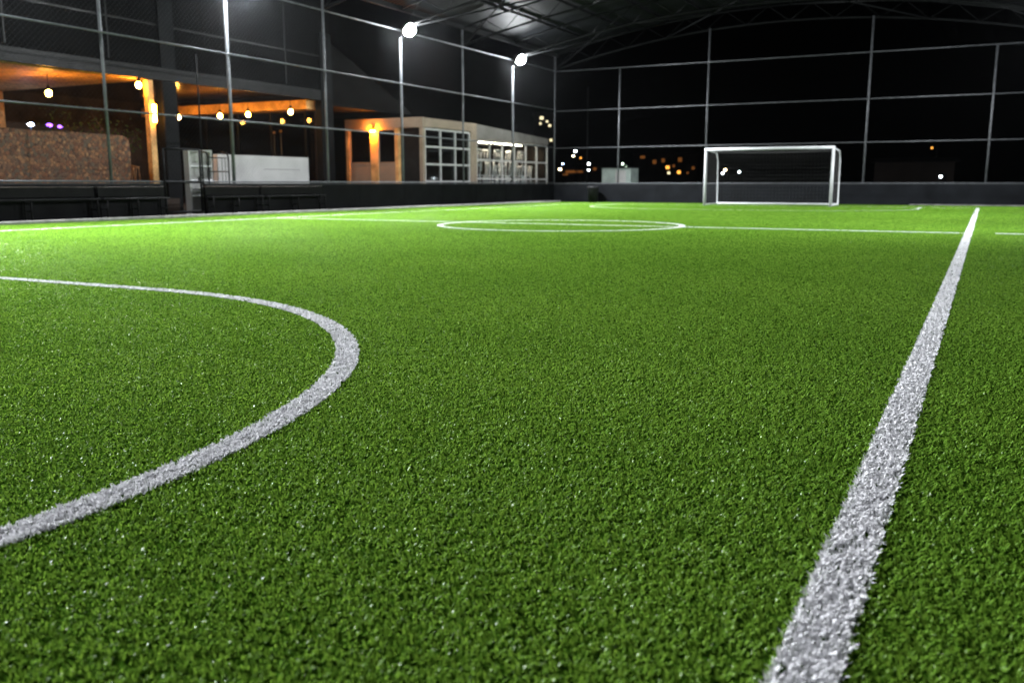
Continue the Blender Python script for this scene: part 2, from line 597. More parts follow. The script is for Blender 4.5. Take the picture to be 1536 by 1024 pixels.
# ------------------------------------------------------------------ fences
def net_mesh(o0, u, L, z0, z1, pitch=0.062, r=0.001):
    """chain-link: two families of diagonal wires in the plane through o0 along unit u (metres)"""
    H = z1 - z0
    step = pitch * math.sqrt(2)
    segs = []
    for s in (1, -1):
        for c in np.arange(-H, L + H, step):
            a0, a1 = (c, c + H) if s == 1 else (c + H, c)
            # point at height t: a = a0 + (a1-a0)*t/H
            k = max(4, int(H / 0.7))
            ts = np.linspace(0, H, k + 1)
            aa = a0 + (a1 - a0) * ts / H
            for i in range(k):
                lo, hi = sorted((aa[i], aa[i + 1]))
                if hi < 0 or lo > L:
                    continue
                segs.append((aa[i], ts[i], aa[i + 1], ts[i + 1], s))
    S = np.array(segs)
    n = len(S)
    u = np.array(u); nrm = np.array([u[1], -u[0], 0])
    P = o0 + S[:, 0:1] * u + np.array([0, 0, 1]) * (S[:, 1:2] + z0)
    Q = o0 + S[:, 2:3] * u + np.array([0, 0, 1]) * (S[:, 3:4] + z0)
    off = S[:, 4:5] * r * 1.02 * nrm
    P, Q = P + off, Q + off
    d = (Q - P) / np.linalg.norm(Q - P, axis=1, keepdims=True)
    b = np.cross(d, nrm)
    V = np.zeros((n, 6, 3))
    for i in range(3):
        t = 2 * math.pi * i / 3
        o = (math.cos(t) * nrm + math.sin(t) * b) * r
        V[:, i], V[:, 3 + i] = P + o, Q + o
    base = (np.arange(n) * 6)[:, None]
    fs = np.concatenate([base + np.array([[i, (i + 1) % 3, 3 + (i + 1) % 3, 3 + i]]) for i in range(3)])
    return V.reshape(-1, 3), fs


def netting(parent, o0, u, L, z0, z1, m="wire", **kw):
    V, fs = net_mesh(np.array(o0) * h, u, L * h, z0 * h, z1 * h, **kw)
    mb = MB()
    mb.v, mb.f, mb.sm = V.tolist(), fs.tolist(), [True] * len(fs)
    return mb.build("netting", M[m], parent)


def post(parent, x, y, z1, r=0.037, m="steel"):
    mb = MB(); mb.tube([(x, y, 0.0), (x, y, z1)], r, 10)
    return mb.build("post", M[m], parent)


def rail(parent, p, q, r=0.022, m="steel"):
    mb = MB(); mb.tube([p, q], r, 8)
    return mb.build("rail", M[m], parent)


RZ = (1.07, 3.05, 5.15, 7.27)
fl = thing("chain_link_fence", (XL - .14, 30, 0), "tall chain-link fence on steel posts along the left side by the restaurant", "fence")
xf = XL - 0.14
for q in (12.7 - 5, 17.9, 27.6, 37.7):
    post(fl, xf, q, 8.1)
for z in RZ:
    rail(fl, (xf + .05, 6, z), (xf + .05, YF + .2, z))
netting(fl, (xf + .0, 6, 0), (0, 1, 0), YF + .2 - 6, 1.0, 7.27, pitch=0.09, r=0.0014)

ff = thing("chain_link_fence", (XC, YF + .2, 0), "tall chain-link fence on steel posts behind the white goal", "fence")
yf = YF + 0.2
for X, z in ((-22.1, 8.1), (-18.2, 7.25), (-13.3, 8.9), (-5.4, 8.9), (-0.05, 7.25)):
    post(ff, X, yf, z, m="fsteel")
for z in (1.04, 3.0, 5.05, 7.22):
    rail(ff, (-22.1, yf - .05, z), (XR + .1, yf - .05, z), m="fsteel")
netting(ff, (-22.1, yf, 0), (1, 0, 0), XR + 22.2, 1.0, 7.22, m="wired", pitch=0.075)

fr = thing("chain_link_fence", (XR + .14, 30, 0), "tall chain-link fence on steel posts along the right side of the pitch", "fence")
xr = XR + 0.14
for q in (7.7, 17.9, 27.6, 37.7, YF + .2):
    post(fr, xr, q, 8.1)
for z in RZ:
    rail(fr, (xr - .05, 6, z), (xr - .05, YF + .1, z))
netting(fr, (xr, 6, 0), (0, 1, 0), YF - 6, 1.0, 7.27, pitch=0.075)


# ------------------------------------------------------------------ floodlights
def make_flood(label):
    t = thing("floodlight", (0, 0, 0), label, "floodlight", "floodlights on the fence poles")
    mb = MB(); mb.tube([(0, 0, 0), (0, 0, 7.0)], 0.046, 12); mb.build("pole", M["steel"], t)
    mb = MB(); mb.tube([(0, 0, 6.9), (0.12, 0, 7.15), (0.36, 0, 7.3)], 0.022, 8); mb.build("bracket", M["steel"], t)
    # tilted head: normal n points inwards and down
    nv = Vector((0.77, 0, -0.64)).normalized(); s = Vector((0, 1, 0)); w = nv.cross(s)
    c = Vector((0.42, 0, 7.32)) * h

    def slab(mb, a, b, d0, d1):
        vs = [c + s * i * a + w * j * b + nv * d for d in (d0, d1) for j in (-1, 1) for i in (-1, 1)]
        mb.add(vs, [(0, 2, 3, 1), (4, 5, 7, 6), (0, 1, 5, 4), (2, 6, 7, 3), (0, 4, 6, 2), (1, 3, 7, 5)])

    def disc(mb, prof, n=24):
        vs = [c + (s * math.cos(2 * math.pi * k / n) + w * math.sin(2 * math.pi * k / n)) * r_ + nv * d for r_, d in prof for k in range(n)]
        mb.add(vs, [(i * n + k, i * n + (k + 1) % n, (i + 1) * n + (k + 1) % n, (i + 1) * n + k) for i in range(len(prof) - 1) for k in range(n)])
    mb = MB(); disc(mb, [(0.0, -0.1), (0.10, -0.1), (0.12, -0.07), (0.2, -0.05), (0.225, -0.02), (0.225, 0.012), (0.215, 0.012), (0.21, 0.0), (0.0, 0.0)])
    for i in range(7):
        cc = c.copy(); c = cc + s * (i - 3) * 0.03
        slab(mb, 0.005, 0.1 * math.sqrt(1 - ((i - 3) / 4) ** 2), -0.15, -0.1)
        c = cc
    hd = mb.build("lamp_housing", M["housing"], t)
    mb = MB(); disc(mb, [(0.205, 0.003), (0.205, 0.06), (0.19, 0.12), (0.15, 0.175), (0.08, 0.215), (0.0, 0.225)]); mb.build("lens", M["flood"], hd)
    ld = bpy.data.lights.new("lamp", 'AREA')
    ld.shape = 'DISK'
    ld.size = 0.36
    ld.energy = POWER_L
    ld.spread = math.radians(125)
    ld.color = (0.94, 0.975, 1.0)
    lo = bpy.data.objects.new("lamp", ld)
    COL.objects.link(lo)
    lo.parent = t
    lo.matrix_local = Matrix.Translation(c + nv * 0.235) @ nv.to_track_quat('-Z', 'Y').to_matrix().to_4x4()
    return t


xp = XL - 0.14
fd = make_flood("floodlight pole standing by the kiosk corner, second from the far end of the left fence")
fd.location = Vector((xp, 32.6, 0)) * h
dup(fd, (xp, 42.8, 0), "farthest floodlight of the left fence, near the corner beside the glazed kiosk")
dup(fd, (xp, 22.7, 0), "nearest floodlight pole in view, rising out of the top edge before the white low wall")
edge = [dup(fd, (xp, 12.7, 0), "floodlight pole by the stone wall, beyond the left edge of the picture")]
nears = [dup(fd, (xp, 2.6, 0), "added floodlight brightening the foreground turf, level with the near goal area, outside the picture")]  # added unseen lamp that brightens the near turf
rights = []
for q, nm in ((22.7, "nearest to the camera"), (32.6, "in the middle"), (42.8, "nearest to the far corner")):
    rights.append(dup(fd, (XR + .14, q, 0), "floodlight pole on the right fence, " + nm, rz=math.pi))
for group_, watts in ((rights, POWER_R), (nears, POWER_N), (edge, POWER_E)):
    ld = None
    for t in group_:
        for o in t.children:
            if o.type == 'LIGHT':
                ld = ld or o.data.copy()
                ld.energy = watts
                o.data = ld

# ------------------------------------------------------------------ arched roof
HW = 12.75
lo_z = lambda X: 9.0 - 1.65 * ((X - XC) / HW) ** 2
up_z = lambda X: 9.78 - 1.63 * ((X - XC) / HW) ** 2
rf = thing("arched_roof", (XC, 30, 0), "dark arched steel roof with trusses spanning the pitch", "roof")
xs = np.linspace(XC - HW - .5, XC + HW + .5, 49)
ysr = np.linspace(-6, YF + 1.2, 30)
mb = MB()
vs = [(X * h, Y * h, (up_z(X) + .26) * h) for X in xs for Y in ysr]
nn = len(ysr)
mb.add(vs, [(i * nn + j, i * nn + j + 1, (i + 1) * nn + j + 1, (i + 1) * nn + j) for i in range(len(xs) - 1) for j in range(nn - 1)], True)
mb.add([(p[0], p[1], p[2] + 0.03) for p in vs], [(i * nn + j, (i + 1) * nn + j, (i + 1) * nn + j + 1, i * nn + j + 1) for i in range(len(xs) - 1) for j in range(nn - 1)], True)
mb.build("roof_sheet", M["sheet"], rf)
for q in [2.6, 7.7] + YP + [YF + .35]:
    mb = MB()
    px = np.linspace(XC - HW, XC + HW, 25)
    mb.tube([(X, q, lo_z(X)) for X in px], 0.042, 6)
    mb.tube([(X, q, up_z(X)) for X in px], 0.042, 6)
    for i in range(24):
        A, C = (px[i], q, lo_z(px[i])), (px[i + 1], q, up_z(px[i + 1]))
        if i % 2:
            A, C = (px[i], q, up_z(px[i])), (px[i + 1], q, lo_z(px[i + 1]))
        mb.tube([A, C], 0.014, 5)
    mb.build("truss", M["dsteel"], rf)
for i, X in enumerate(np.linspace(XC - HW, XC + HW, 13)):
    if i in (0, 12):
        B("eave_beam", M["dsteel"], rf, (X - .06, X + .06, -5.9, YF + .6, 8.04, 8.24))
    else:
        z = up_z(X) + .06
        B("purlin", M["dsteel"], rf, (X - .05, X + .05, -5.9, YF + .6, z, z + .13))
for q, q2 in ((42.8, YF + .35), (32.6, 37.7)):
    mb = MB()
    for s in (-1, 1):
        for i in range(2):
            xa, xb = XC + s * HW * (1 - .5 * i), XC + s * HW * (.5 - .5 * i)
            mb.tube([(xa, q, lo_z(xa)), (xb, q2, up_z(xb))], 0.03, 6)
            mb.tube([(xa, q2, lo_z(xa)), (xb, q, up_z(xb))], 0.03, 6)
    mb.build("bracing", M["dsteel"], rf)

# ------------------------------------------------------------------ goal
gx0, gx1, gy, gz, gd = -11.87, -6.14, 42.75, 2.6, 2.3
gl = thing("football_goal", ((gx0 + gx1) / 2, gy, 0), "white football goal with a dark net in front of the far board", "goal")
for X in (gx0, gx1):
    mb = MB(); mb.tube([(X, gy, 0), (X, gy, gz)], 0.052, 12); mb.build("goalpost", M["goal"], gl)
mb = MB(); mb.tube([(gx0 - .06, gy, gz), (gx1 + .06, gy, gz)], 0.052, 12); mb.build("crossbar", M["goal"], gl)
for X in (gx0, gx1):
    mb = MB()
    mb.tube([(X, gy, gz - .02), (X, gy + gd * .82, gz - .1), (X, gy + gd * .95, gz - .5), (X, gy + gd, .05), (X, gy, .05)], 0.024, 8)
    mb.build("side_frame", M["goal"], gl)
mb = MB(); mb.tube([(gx0, gy + gd, .06), (gx1, gy + gd, .06)], 0.035, 8); mb.build("ground_bar", M["goal"], gl)
mb = MB()
prof = [(gy + .05, gz - .03), (gy + gd * .82, gz - .11), (gy + gd * .95, gz - .5), (gy + gd, .06)]
pl = []
for (a0, b0), (a1, b1) in zip(prof, prof[1:]):
    m_ = max(2, int(math.hypot(a1 - a0, b1 - b0) / .16))
    pl += [(a0 + (a1 - a0) * i / m_, b0 + (b1 - b0) * i / m_) for i in range(m_)]
pl.append(prof[-1])
sag = lambda X: 0.10 * math.sin(math.pi * (X - gx0) / (gx1 - gx0))
for X in np.linspace(gx0, gx1, 37):
    mb.tube([(X, a0 - sag(X) * .4, b0 - sag(X) * (.5 if a0 < gy + gd * .9 else 0)) for a0, b0 in pl], 0.0022, 3, cap=False)
for a0, b0 in pl:
    mb.tube([(X, a0 - sag(X) * .4, b0 - sag(X) * (.5 if a0 < gy + gd * .9 else 0)) for X in np.linspace(gx0, gx1, 13)], 0.0022, 3, cap=False)
for X in (gx0, gx1):
    for z in np.arange(.2, gz - .1, .16):
        mb.tube([(X, gy, z), (X, gy + gd * .97, z)], 0.0022, 3, cap=False)
    for yy in np.arange(gy + .15, gy + gd * .95, .16):
        mb.tube([(X, yy, .05), (X, yy, gz - .1)], 0.0022, 3, cap=False)
mb.build("goal_net", M["net"], gl)

# ------------------------------------------------------------------ benches
def bench(y0, y1, label):
    t = thing("bench", (-21.78, (y0 + y1) / 2, 0.03), label, "bench", "black benches along the left board")
    y0 += .03; y1 -= .03
    B("seat", M["bench"], t, (-21.64, -21.9, y0, y1, .56, .61), bev=.008)
    B("backrest", M["bench"], t, (-21.9, -21.96, y0, y1, .64, .9), bev=.008)
    B("top_rail", M["benchtop"], t, (-21.87, -21.98, y0, y1, .902, .93), bev=.006)
    n_ = 3
    for i in range(n_):
        q = y0 + .1 + (y1 - y0 - .2) * i / (n_ - 1)
        mb = MB()
        mb.tube([(-21.67, q, .03), (-21.67, q, .56)], .02, 8)
        mb.tube([(-21.93, q, .03), (-21.93, q, .64)], .02, 8)
        mb.tube([(-21.67, q, .3), (-21.93, q, .3)], .014, 6)
        mb.build("leg", M["bench"], t)
    return t


bench(12.9, 17.1, "long black bench at the left edge in front of the stone wall")
bench(17.15, 19.5, "short black bench just left of the metal gate")
bench(21.1, 23.55, "black bench just right of the metal gate before the white low wall")
bench(23.6, 26.85, "black bench farthest from the camera, nearest to the kiosk")

# ------------------------------------------------------------------ gate
gt = thing("metal_gate", (-22.05, 20.45, 0), "grey steel frame gate with mesh between two benches", "gate")
mb = MB()
mb.tube([(-22.05, 19.68, .12), (-22.05, 19.68, 2.05)], .028, 8)
mb.tube([(-22.05, 21.12, .12), (-22.05, 21.12, 2.05)], .028, 8)
for z in (.14, 1.05, 2.05):
    mb.tube([(-22.05, 19.68, z), (-22.05, 21.12, z)], .024, 8)
mb.build("gate_frame", M["dsteel"], gt)
netting(gt, (-22.05, 19.7, 0), (0, 1, 0), 1.4, .15, 2.04, pitch=0.055)
mb = MB(); mb.tube([(-22.08, 21.24, 0), (-22.08, 21.24, 4.95)], .02, 8); mb.build("gate_post", M["dsteel"], gt)
B("latch", M["black"], gt, (-21.98, -22.03, 20.98, 21.1, 1.1, 1.22))

# things behind the gate
cb = thing("storage_cabinet", (-23.2, 21.3, 0), "white open shelf cabinet seen through the metal gate", "cabinet")
B("carcass", M["plaster"], cb, (-23.0, -23.22, 21.55, 21.62, 0, 2.1), (-23.0, -23.22, 22.5, 22.57, 0, 2.1), (-23.2, -23.22, 21.62, 22.5, 0, 2.1), (-23.0, -23.2, 21.62, 22.5, 2.04, 2.1))
for z in (.1, .6, 1.1, 1.55):
    B("shelf", M["white"], cb, (-23.0, -23.2, 21.62, 22.5, z, z + .05))
tr = thing("trolley", (-22.8, 22.3, 0), "black tubular trolley standing behind the bench beside the gate", "trolley")
mb = MB()
for q in (22.0, 22.9):
    mb.tube([(-22.6, q, .1), (-22.6, q, 1.9), (-22.68, q, 2.02), (-22.9, q, 2.04)], .022, 8)
for z in (.4, .9, 1.4, 1.85):
    mb.tube([(-22.6, 22.0, z), (-22.6, 22.9, z)], .014, 6)
for q in (22.2, 22.4, 22.6, 22.75):
    mb.tube([(-22.6, q, .4), (-22.6, q, 1.85)], .008, 5)
mb.build("frame", M["black"], tr)
B("base_tray", M["black"], tr, (-22.6, -22.95, 22.0, 22.9, .14, .2))
for q in (22.05, 22.85):
    mb = MB(); mb.lathe((-22.7, q, .0), [(.0, .0), (.045, .0), (.045, .1), (.0, .1)]); mb.build("wheel", M["black"], tr)

# ------------------------------------------------------------------ restaurant
XB = -26.0
rs = thing("restaurant_building", (-30, 22, 0), "dark restaurant block with open warmly lit terrace behind the left fence", "building")
B("upper_wall", M["dwall"], rs, (XB, XB - .35, 4, 32.75, 4.62, 10.2))
B("panel_seam", M["black"], rs, *[(XB + .012, XB, q, q + .06, 5.1, 10.2) for q in (14.2, 17.6, 21.2, 26.6, 29.8)], (XB + .012, XB, 4, 32.7, 6.4, 6.46), (XB + .06, XB, 4, 32.72, 4.58, 5.0))
for y0, y1 in ((23.3, 23.95), (31.95, 32.75)):
    B("column", M["dcol"], rs, (XB + .08, XB - .3, y0, y1, 0, 4.57 if y0 < 24 else 7.4), bev=.02)
B("column", M["dcol"], rs, (XB + .08, XB, 23.3, 23.95, 5.01, 10.2))
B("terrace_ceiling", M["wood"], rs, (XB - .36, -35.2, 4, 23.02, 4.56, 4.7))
for X in (XB - .02, -34.3):
    B("pillar", M["wood"], rs, (X, X - .22, 22.74, 23.0, 0, 4.56), bev=.015)
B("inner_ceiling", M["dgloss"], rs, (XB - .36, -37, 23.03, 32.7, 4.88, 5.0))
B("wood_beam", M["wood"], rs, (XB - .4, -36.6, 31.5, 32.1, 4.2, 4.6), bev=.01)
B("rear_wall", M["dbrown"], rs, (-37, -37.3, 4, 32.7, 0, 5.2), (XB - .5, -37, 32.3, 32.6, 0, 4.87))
mb = MB(); mb.prism([(32.75, 4.4), (39.1, 4.42), (38.9, 4.6), (32.75, 7.1)], XB - .02, -34); mb.build("canopy", M["canvas"], rs)
B("glazing", M["dglass"], rs, (XB - .6, -36.5, 32.2, 32.22, .4, 4.15))
B("glazing_frame", M["dcol"], rs, *[(q, q - .1, 32.14, 32.24, .3, 4.18) for q in (-27, -29, -31, -33, -35)], bev=.005)
B("floor", M["pave"], rs, (XB, -37, 4, 32.6, 0.0, .06))

# low walls
mb = MB()
ys_ = list(np.linspace(5, 20.2, 20))
poly = [(4.5, 0.0)] + [(4.5, 2.57)] + [(q, 2.57 + .025 * math.sin(q * 3.1)) for q in ys_] + [(20.7, 2.54), (20.9, 2.47), (20.97, 2.3), (20.98, 0.0)]
mb.prism(poly, -25.0, -25.55)
tag(mb.build("stone_wall", M["stone"]), "brown rubble stone wall with a rounded end behind the benches", "stone wall")
mb = MB(); mb.box(-25.0, -25.25, 24.8, 29.86, 0, 2.07, bev=.02)
ww = tag(mb.build("low_wall", M["plaster"]), "low white rendered wall below the hanging bulbs", "low wall")
B("wall_crack", M["pave"], ww, (-24.996, -25.0, 27.2, 29.3, 1.56, 1.575))

# hanging bulbs
def make_bulb(label, c, drop):
    t = thing("pendant_bulb", c, label, "hanging bulb", "warm hanging bulbs in the restaurant")
    mb = MB(); mb.sphere((c[0], c[1], c[2]), .075, 14, 10, 1.15); mb.build("bulb", M["bulb"], t)
    mb = MB(); mb.lathe((c[0], c[1], c[2] + .12), [(.05, -.01), (.05, .05), (.028, .12), (.01, .13)], 12); mb.build("socket", M["black"], t)
    mb = MB(); mb.tube([(c[0], c[1], c[2] + .25), (c[0], c[1], c[2] + drop)], .008, 6); mb.build("cord", M["black"], t)
    return t


p = at_y(436, 168, 30.2)
b0 = make_bulb("hanging bulb nearest to the right end of the wood beam", tuple(p), 4.9 - p[2])
for q, lab in ((372, "third hanging bulb from the gate, just right of a floodlight pole"), (330, "second hanging bulb from the gate, left of a floodlight pole"), (268, "hanging bulb just right of the dark column above the gate")):
    p2 = at_y(q, {372: 172, 330: 174, 268: 176}[q], 30.2)
    dup(b0, tuple(p2), lab, scale=(1, 1, 1))
p = at_y(73, 140, 20.2)
make_bulb("big hanging bulb over the stone wall, under the wood ceiling", tuple(p), 4.62 - p[2])
make_bulb("added bulb brightening the terrace ceiling, beyond the left edge of the picture", (-30.5, 18.6, 3.8), .82)  # added out of view to light the wood ceiling
p = at_y(208, 128, 22.4)
make_bulb("bulb close below the wood ceiling beside the terrace pillar", tuple(p), 4.62 - p[2])
for i, (q, yq) in enumerate(((411, 199), (421, 197))):  # glowing balls stand in for bulb reflections in the glazing
    p = at_y(q, yq, 30.9)
    t = thing("reflection_glow", tuple(p), "dim glow standing in for a bulb reflection, %s of a pair" % ("left" if i == 0 else "right"), "reflection glow", "pair of glows for bulb reflections in the terrace glazing")
    mb = MB(); mb.sphere(tuple(p), .05, 10, 8); mb.build("glow_ball", M["e_win"], t)
    mb = MB(); mb.tube([tuple(p - np.array([0, 0, .07])), (p[0], p[1], .06)], .015, 6); mb.build("stand", M["black"], t)

wl = thing("wall_lamp", (XB + .05, 22.85, 3.1), "glowing upright lamp on the side of the terrace pillar", "wall lamp")
mb = MB(); mb.tube([(XB + .06, 22.9, 3.12), (XB + .06, 22.9, 3.72)], .05, 10); mb.build("lamp_tube", M["sconce"], wl)
B("mount", M["black"], wl, (XB + .01, XB - .02, 22.85, 22.95, 3.3, 3.5))

# stage lights at the back of the terrace
for q, yq, rr_, mt, lab in ((46, 187, .085, "e_blue", "bright blue-white stage lamp above the stone wall"), (74, 188, .09, "e_purple", "purple stage lamp, left of a pair above the stone wall"), (90, 190, .07, "e_purple", "purple stage lamp, right of a pair above the stone wall")):
    p = at_x(q, yq, -32)
    t = thing("stage_lamp", (p[0], p[1], 0), lab, "stage lamp")
    mb = MB(); mb.sphere(tuple(p), rr_, 12, 8, .6); mb.build("lens", M[mt], t)
    mb = MB(); mb.tube([(p[0], p[1], .06), (p[0], p[1], p[2] - .1)], .02, 6); mb.build("stand", M["black"], t)


# terrace furniture
def make_chair(name, m, label, group, loc, k=1.0):
    t = thing(name, loc, label, "chair", group)
    X, Y, Z = loc
    B("seat", m, t, (X - .28, X + .28, Y - .27, Y + .27, Z + .54, Z + .58), bev=.008)
    mb = MB()
    for i in range(4):
        xx = X - .26 + .52 * i / 3
        mb.tube([(xx, Y + .25, Z + .58), (xx, Y + .31, Z + 1.06)], .012 * k, 6)
    mb.tube([(X - .28, Y + .31, Z + 1.07), (X, Y + .34, Z + 1.1), (X + .28, Y + .31, Z + 1.07)], .022 * k, 8)
    mb.build("backrest", m, t)
    for sx in (-1, 1):
        for sy in (-1, 1):
            mb = MB(); mb.tube([(X + sx * .25, Y + sy * .24, Z + .55), (X + sx * .29, Y + sy * .28, Z)], .018 * k, 6); mb.build("leg", m, t)
    return t


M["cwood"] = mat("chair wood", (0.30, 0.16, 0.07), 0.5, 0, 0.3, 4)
tb = thing("dining_table", (-27.2, 21.7, .06), "wooden terrace table lit orange beside the terrace pillar", "table")
B("tabletop", M["wood"], tb, (-26.6, -27.8, 21.2, 22.3, 1.7, 1.76), bev=.01)
mb = MB(); mb.lathe((-27.2, 21.75, .06), [(.28, 0), (.28, .03), (.04, .06), (.04, 1.3), (.2, 1.31)], 14); mb.build("pedestal", M["black"], tb)
c0 = make_chair("terrace_chair", M["cwood"], "wooden chair at the terrace table, nearest the stone wall", "wooden terrace chairs", (-25.9, 21.4, .6))
dup(c0, (-26.2, 22.1, .5), "wooden chair between the terrace pillar and the dark column", rz=1.2)
st = thing("terrace_deck", (-26, 22, 0), "raised dark deck under the terrace chairs", "deck")
B("deck_boards", M["dbrown"], st, (-25.4, -26.6, 20.99, 23.28, 0.07, .5))
for o_ in (c0,):
    o_.location.z = .5 * h

# ------------------------------------------------------------------ kiosk
ks = thing("kiosk", (-26, 42, 0), "flat-roofed white kiosk with glazed side and orange-lit front", "kiosk")
XK, YK = -23.5, 36.2
B("fascia", M["cream"], ks, (XK, -28.0, YK, YK + .2, 3.6, 4.07), (XK, XK - .2, YK + .2, 41.3, 3.62, 4.05), bev=.01)
B("roof", M["dwall"], ks, (XK - .2, -28, YK + .2, 41.3, 3.85, 4.0))
B("corner_pillar", M["cream"], ks, (XK, XK - .18, YK, YK + .2, 0, 3.6))
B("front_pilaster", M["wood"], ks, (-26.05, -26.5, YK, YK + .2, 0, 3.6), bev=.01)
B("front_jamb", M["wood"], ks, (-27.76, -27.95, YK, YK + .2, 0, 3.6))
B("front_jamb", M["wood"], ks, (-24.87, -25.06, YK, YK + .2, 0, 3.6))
for x0, x1 in ((-26.5, -27.76), (-25.06, -26.05)):
    B("lower_panel", M["cream"], ks, (x0, x1, YK + .05, YK + .12, 0, 1.95))
    wn = B("front_window", M["cream"], ks, (x0, x1, YK + .04, YK + .13, 1.95, 2.03), (x0, x1, YK + .04, YK + .13, 3.52, 3.6), (x0, x0 - .05, YK + .04, YK + .13, 2.03, 3.52), (x1 + .05, x1, YK + .04, YK + .13, 2.03, 3.52))
    B("pane", M["dglass"], wn, (x0 - .05, x1 + .05, YK + .08, YK + .09, 2.03, 3.52))
B("doorway_dark", M["black"], ks, (-23.68, -24.87, YK + .5, YK + .55, 0, 3.6))  # black sheet standing in for the darkness inside the open entrance
B("side_pilaster", M["cream"], ks, (XK + .01, XK - .25, 40.66, 41.3, 0, 3.62), bev=.01)
B("rear_wall", M["dbrown"], ks, (-28, -28.2, YK + .2, 50, 0, 3.6), (XK - .3, -28, 50, 50.2, 0, 3.55))
B("partition", M["dbrown"], ks, (XK - .3, -27.9, 41.0, 41.1, 0, 3.6))
B("floor", M["kerb"], ks, (XK - .05, -28, YK, 50, 0, .06))


def grid_window(y0, y1, z0, z1, cols, rows, slope=0.0):
    mb = MB()
    ws = .045
    for i in range(cols + 1):
        q = y0 + (y1 - y0) * i / cols
        zt = z1 - slope * (q - y0)
        mb.box(XK - .02, XK - .11, q - ws, q + ws, z0, zt)
    for r_ in range(rows + 1):
        z = z0 + (z1 - z0) * r_ / rows
        for i in range(cols):
            qa, qb = y0 + (y1 - y0) * i / cols + ws, y0 + (y1 - y0) * (i + 1) / cols - ws
            zz = z - slope * (qa - y0) * r_ / rows
            mb.box(XK - .03, XK - .10, qa, qb, zz - ws, zz + ws)
    w_ = mb.build("side_window", M["wframe"], ks)
    B("pane", M["glass"], w_, (XK - .06, XK - .065, y0, y1, z0, z1))
    return w_


grid_window(36.45, 40.6, .3, 3.55, 3, 4)
grid_window(41.35, 49.9, .3, 3.2, 6, 3, 0.0)
mb = MB(); mb.prism([(41.3, 3.3), (49.95, 3.3), (49.95, 3.66), (41.3, 4.03)], XK, XK - .22); mb.build("fascia", M["gfascia"], ks)
mb = MB(); mb.prism([(41.3, 3.82), (50.2, 3.45), (50.2, 3.6), (41.3, 3.98)], XK - .22, -28); mb.build("roof", M["dwall"], ks)
B("inner_ceiling", M["plaster"], ks, (XK - .25, -27.9, 41.35, 49.9, 3.3, 3.34))
for q in (41.9, 43.7, 45.5, 47.3):
    B("tube_lamp", M["ceil"], ks, (-24.6, -24.75, q, q + 1.3, 3.22, 3.27))
wl2 = thing("wall_lamp", (-26.28, YK - .05, 3.5), "small orange lamp above the pilaster of the kiosk front", "wall lamp")
B("lamp_glass", M["kiosk_lamp"], wl2, (-26.15, -26.4, YK - .16, YK - .06, 3.42, 3.5), bev=.01)
mb = MB(); mb.tube([(-26.28, YK - .04, 3.7), (-26.28, YK - .11, 3.85), (-26.28, YK - .11, 3.5)], .02, 6); mb.build("bracket", M["black"], wl2)
B("back_plate", M["black"], wl2, (-26.2, -26.36, YK - .04, YK - .003, 3.55, 3.75))

# white chairs stored behind the glazed side of the kiosk
grp = "white chairs stored in the kiosk"
w0 = make_chair("white_chair", M["white"], "white chair on a dark crate inside the kiosk, nearest the cream pilaster", grp, (-24.3, 42.3, .9), 2.2)
spots = []
for i, q in enumerate((43.3, 44.4, 45.5, 46.6, 47.7, 48.7)):
    spots.append((-24.3 - .15 * (i % 2), q, .9))
ordn = ("second", "third", "fourth", "fifth", "sixth", "farthest")
for (xx, q, z), n_ in zip(spots, ordn):
    dup(w0, (xx, q, z), "white chair in the lower row inside the kiosk, %s from the cream pilaster" % n_, rz=random.uniform(-2, 2))
for i, q in enumerate((42.5, 43.6, 44.8, 46.2, 47.5)):
    dup(w0, (-24.4, q, 1.72), "white chair stacked in the upper row inside the kiosk, %s from the cream pilaster" % (("nearest",) + ordn)[i], rz=random.uniform(-2, 2))
mb = MB(); mb.box(-23.9, -24.9, 41.8, 49.3, .06, .9)
tag(mb.build("storage_plinth", M["dbrown"]), "long dark plinth carrying the white chairs inside the kiosk", "plinth")

# ------------------------------------------------------------------ beside the far board
bn = thing("litter_bin", (-19.36, YF - .55, 0), "black litter bin standing at the far board near the left corner", "bin")
mb = MB(); mb.lathe((-19.36, YF - .55, 0), [(0, 0), (.2, 0), (.25, .62), (.26, .64), (.22, .64), (.2, .05), (0, .05)], 18); mb.build("bin_body", M["bin"], bn)
mb = MB(); mb.lathe((-19.36, YF - .55, .78), [(.27, 0), (.275, .05), (.2, .09), (0, .1)], 18); mb.build("bin_lid", M["bin"], bn)

cbn = thing("site_cabin", (-20, 52.6, 0), "pale green cabin standing just beyond the far fence", "cabin")
B("cabin_body", M["cabin"], cbn, (-20.85, -19.0, 52, 53.4, 0, 1.95), bev=.02)
B("cabin_door", M["wframe"], cbn, (-19.95, -19.3, 51.97, 52.0, .1, 1.8))
B("cabin_roof", M["dsteel"], cbn, (-20.95, -18.9, 51.9, 53.5, 1.95, 2.02))
mb = MB(); mb.tube([(-21.2, 50.5, 0), (-21.2, 50.5, 6.6)], .03, 8)
tag(mb.build("metal_pole", M["dsteel"]), "thin bare pole beyond the far fence near the left corner", "pole")


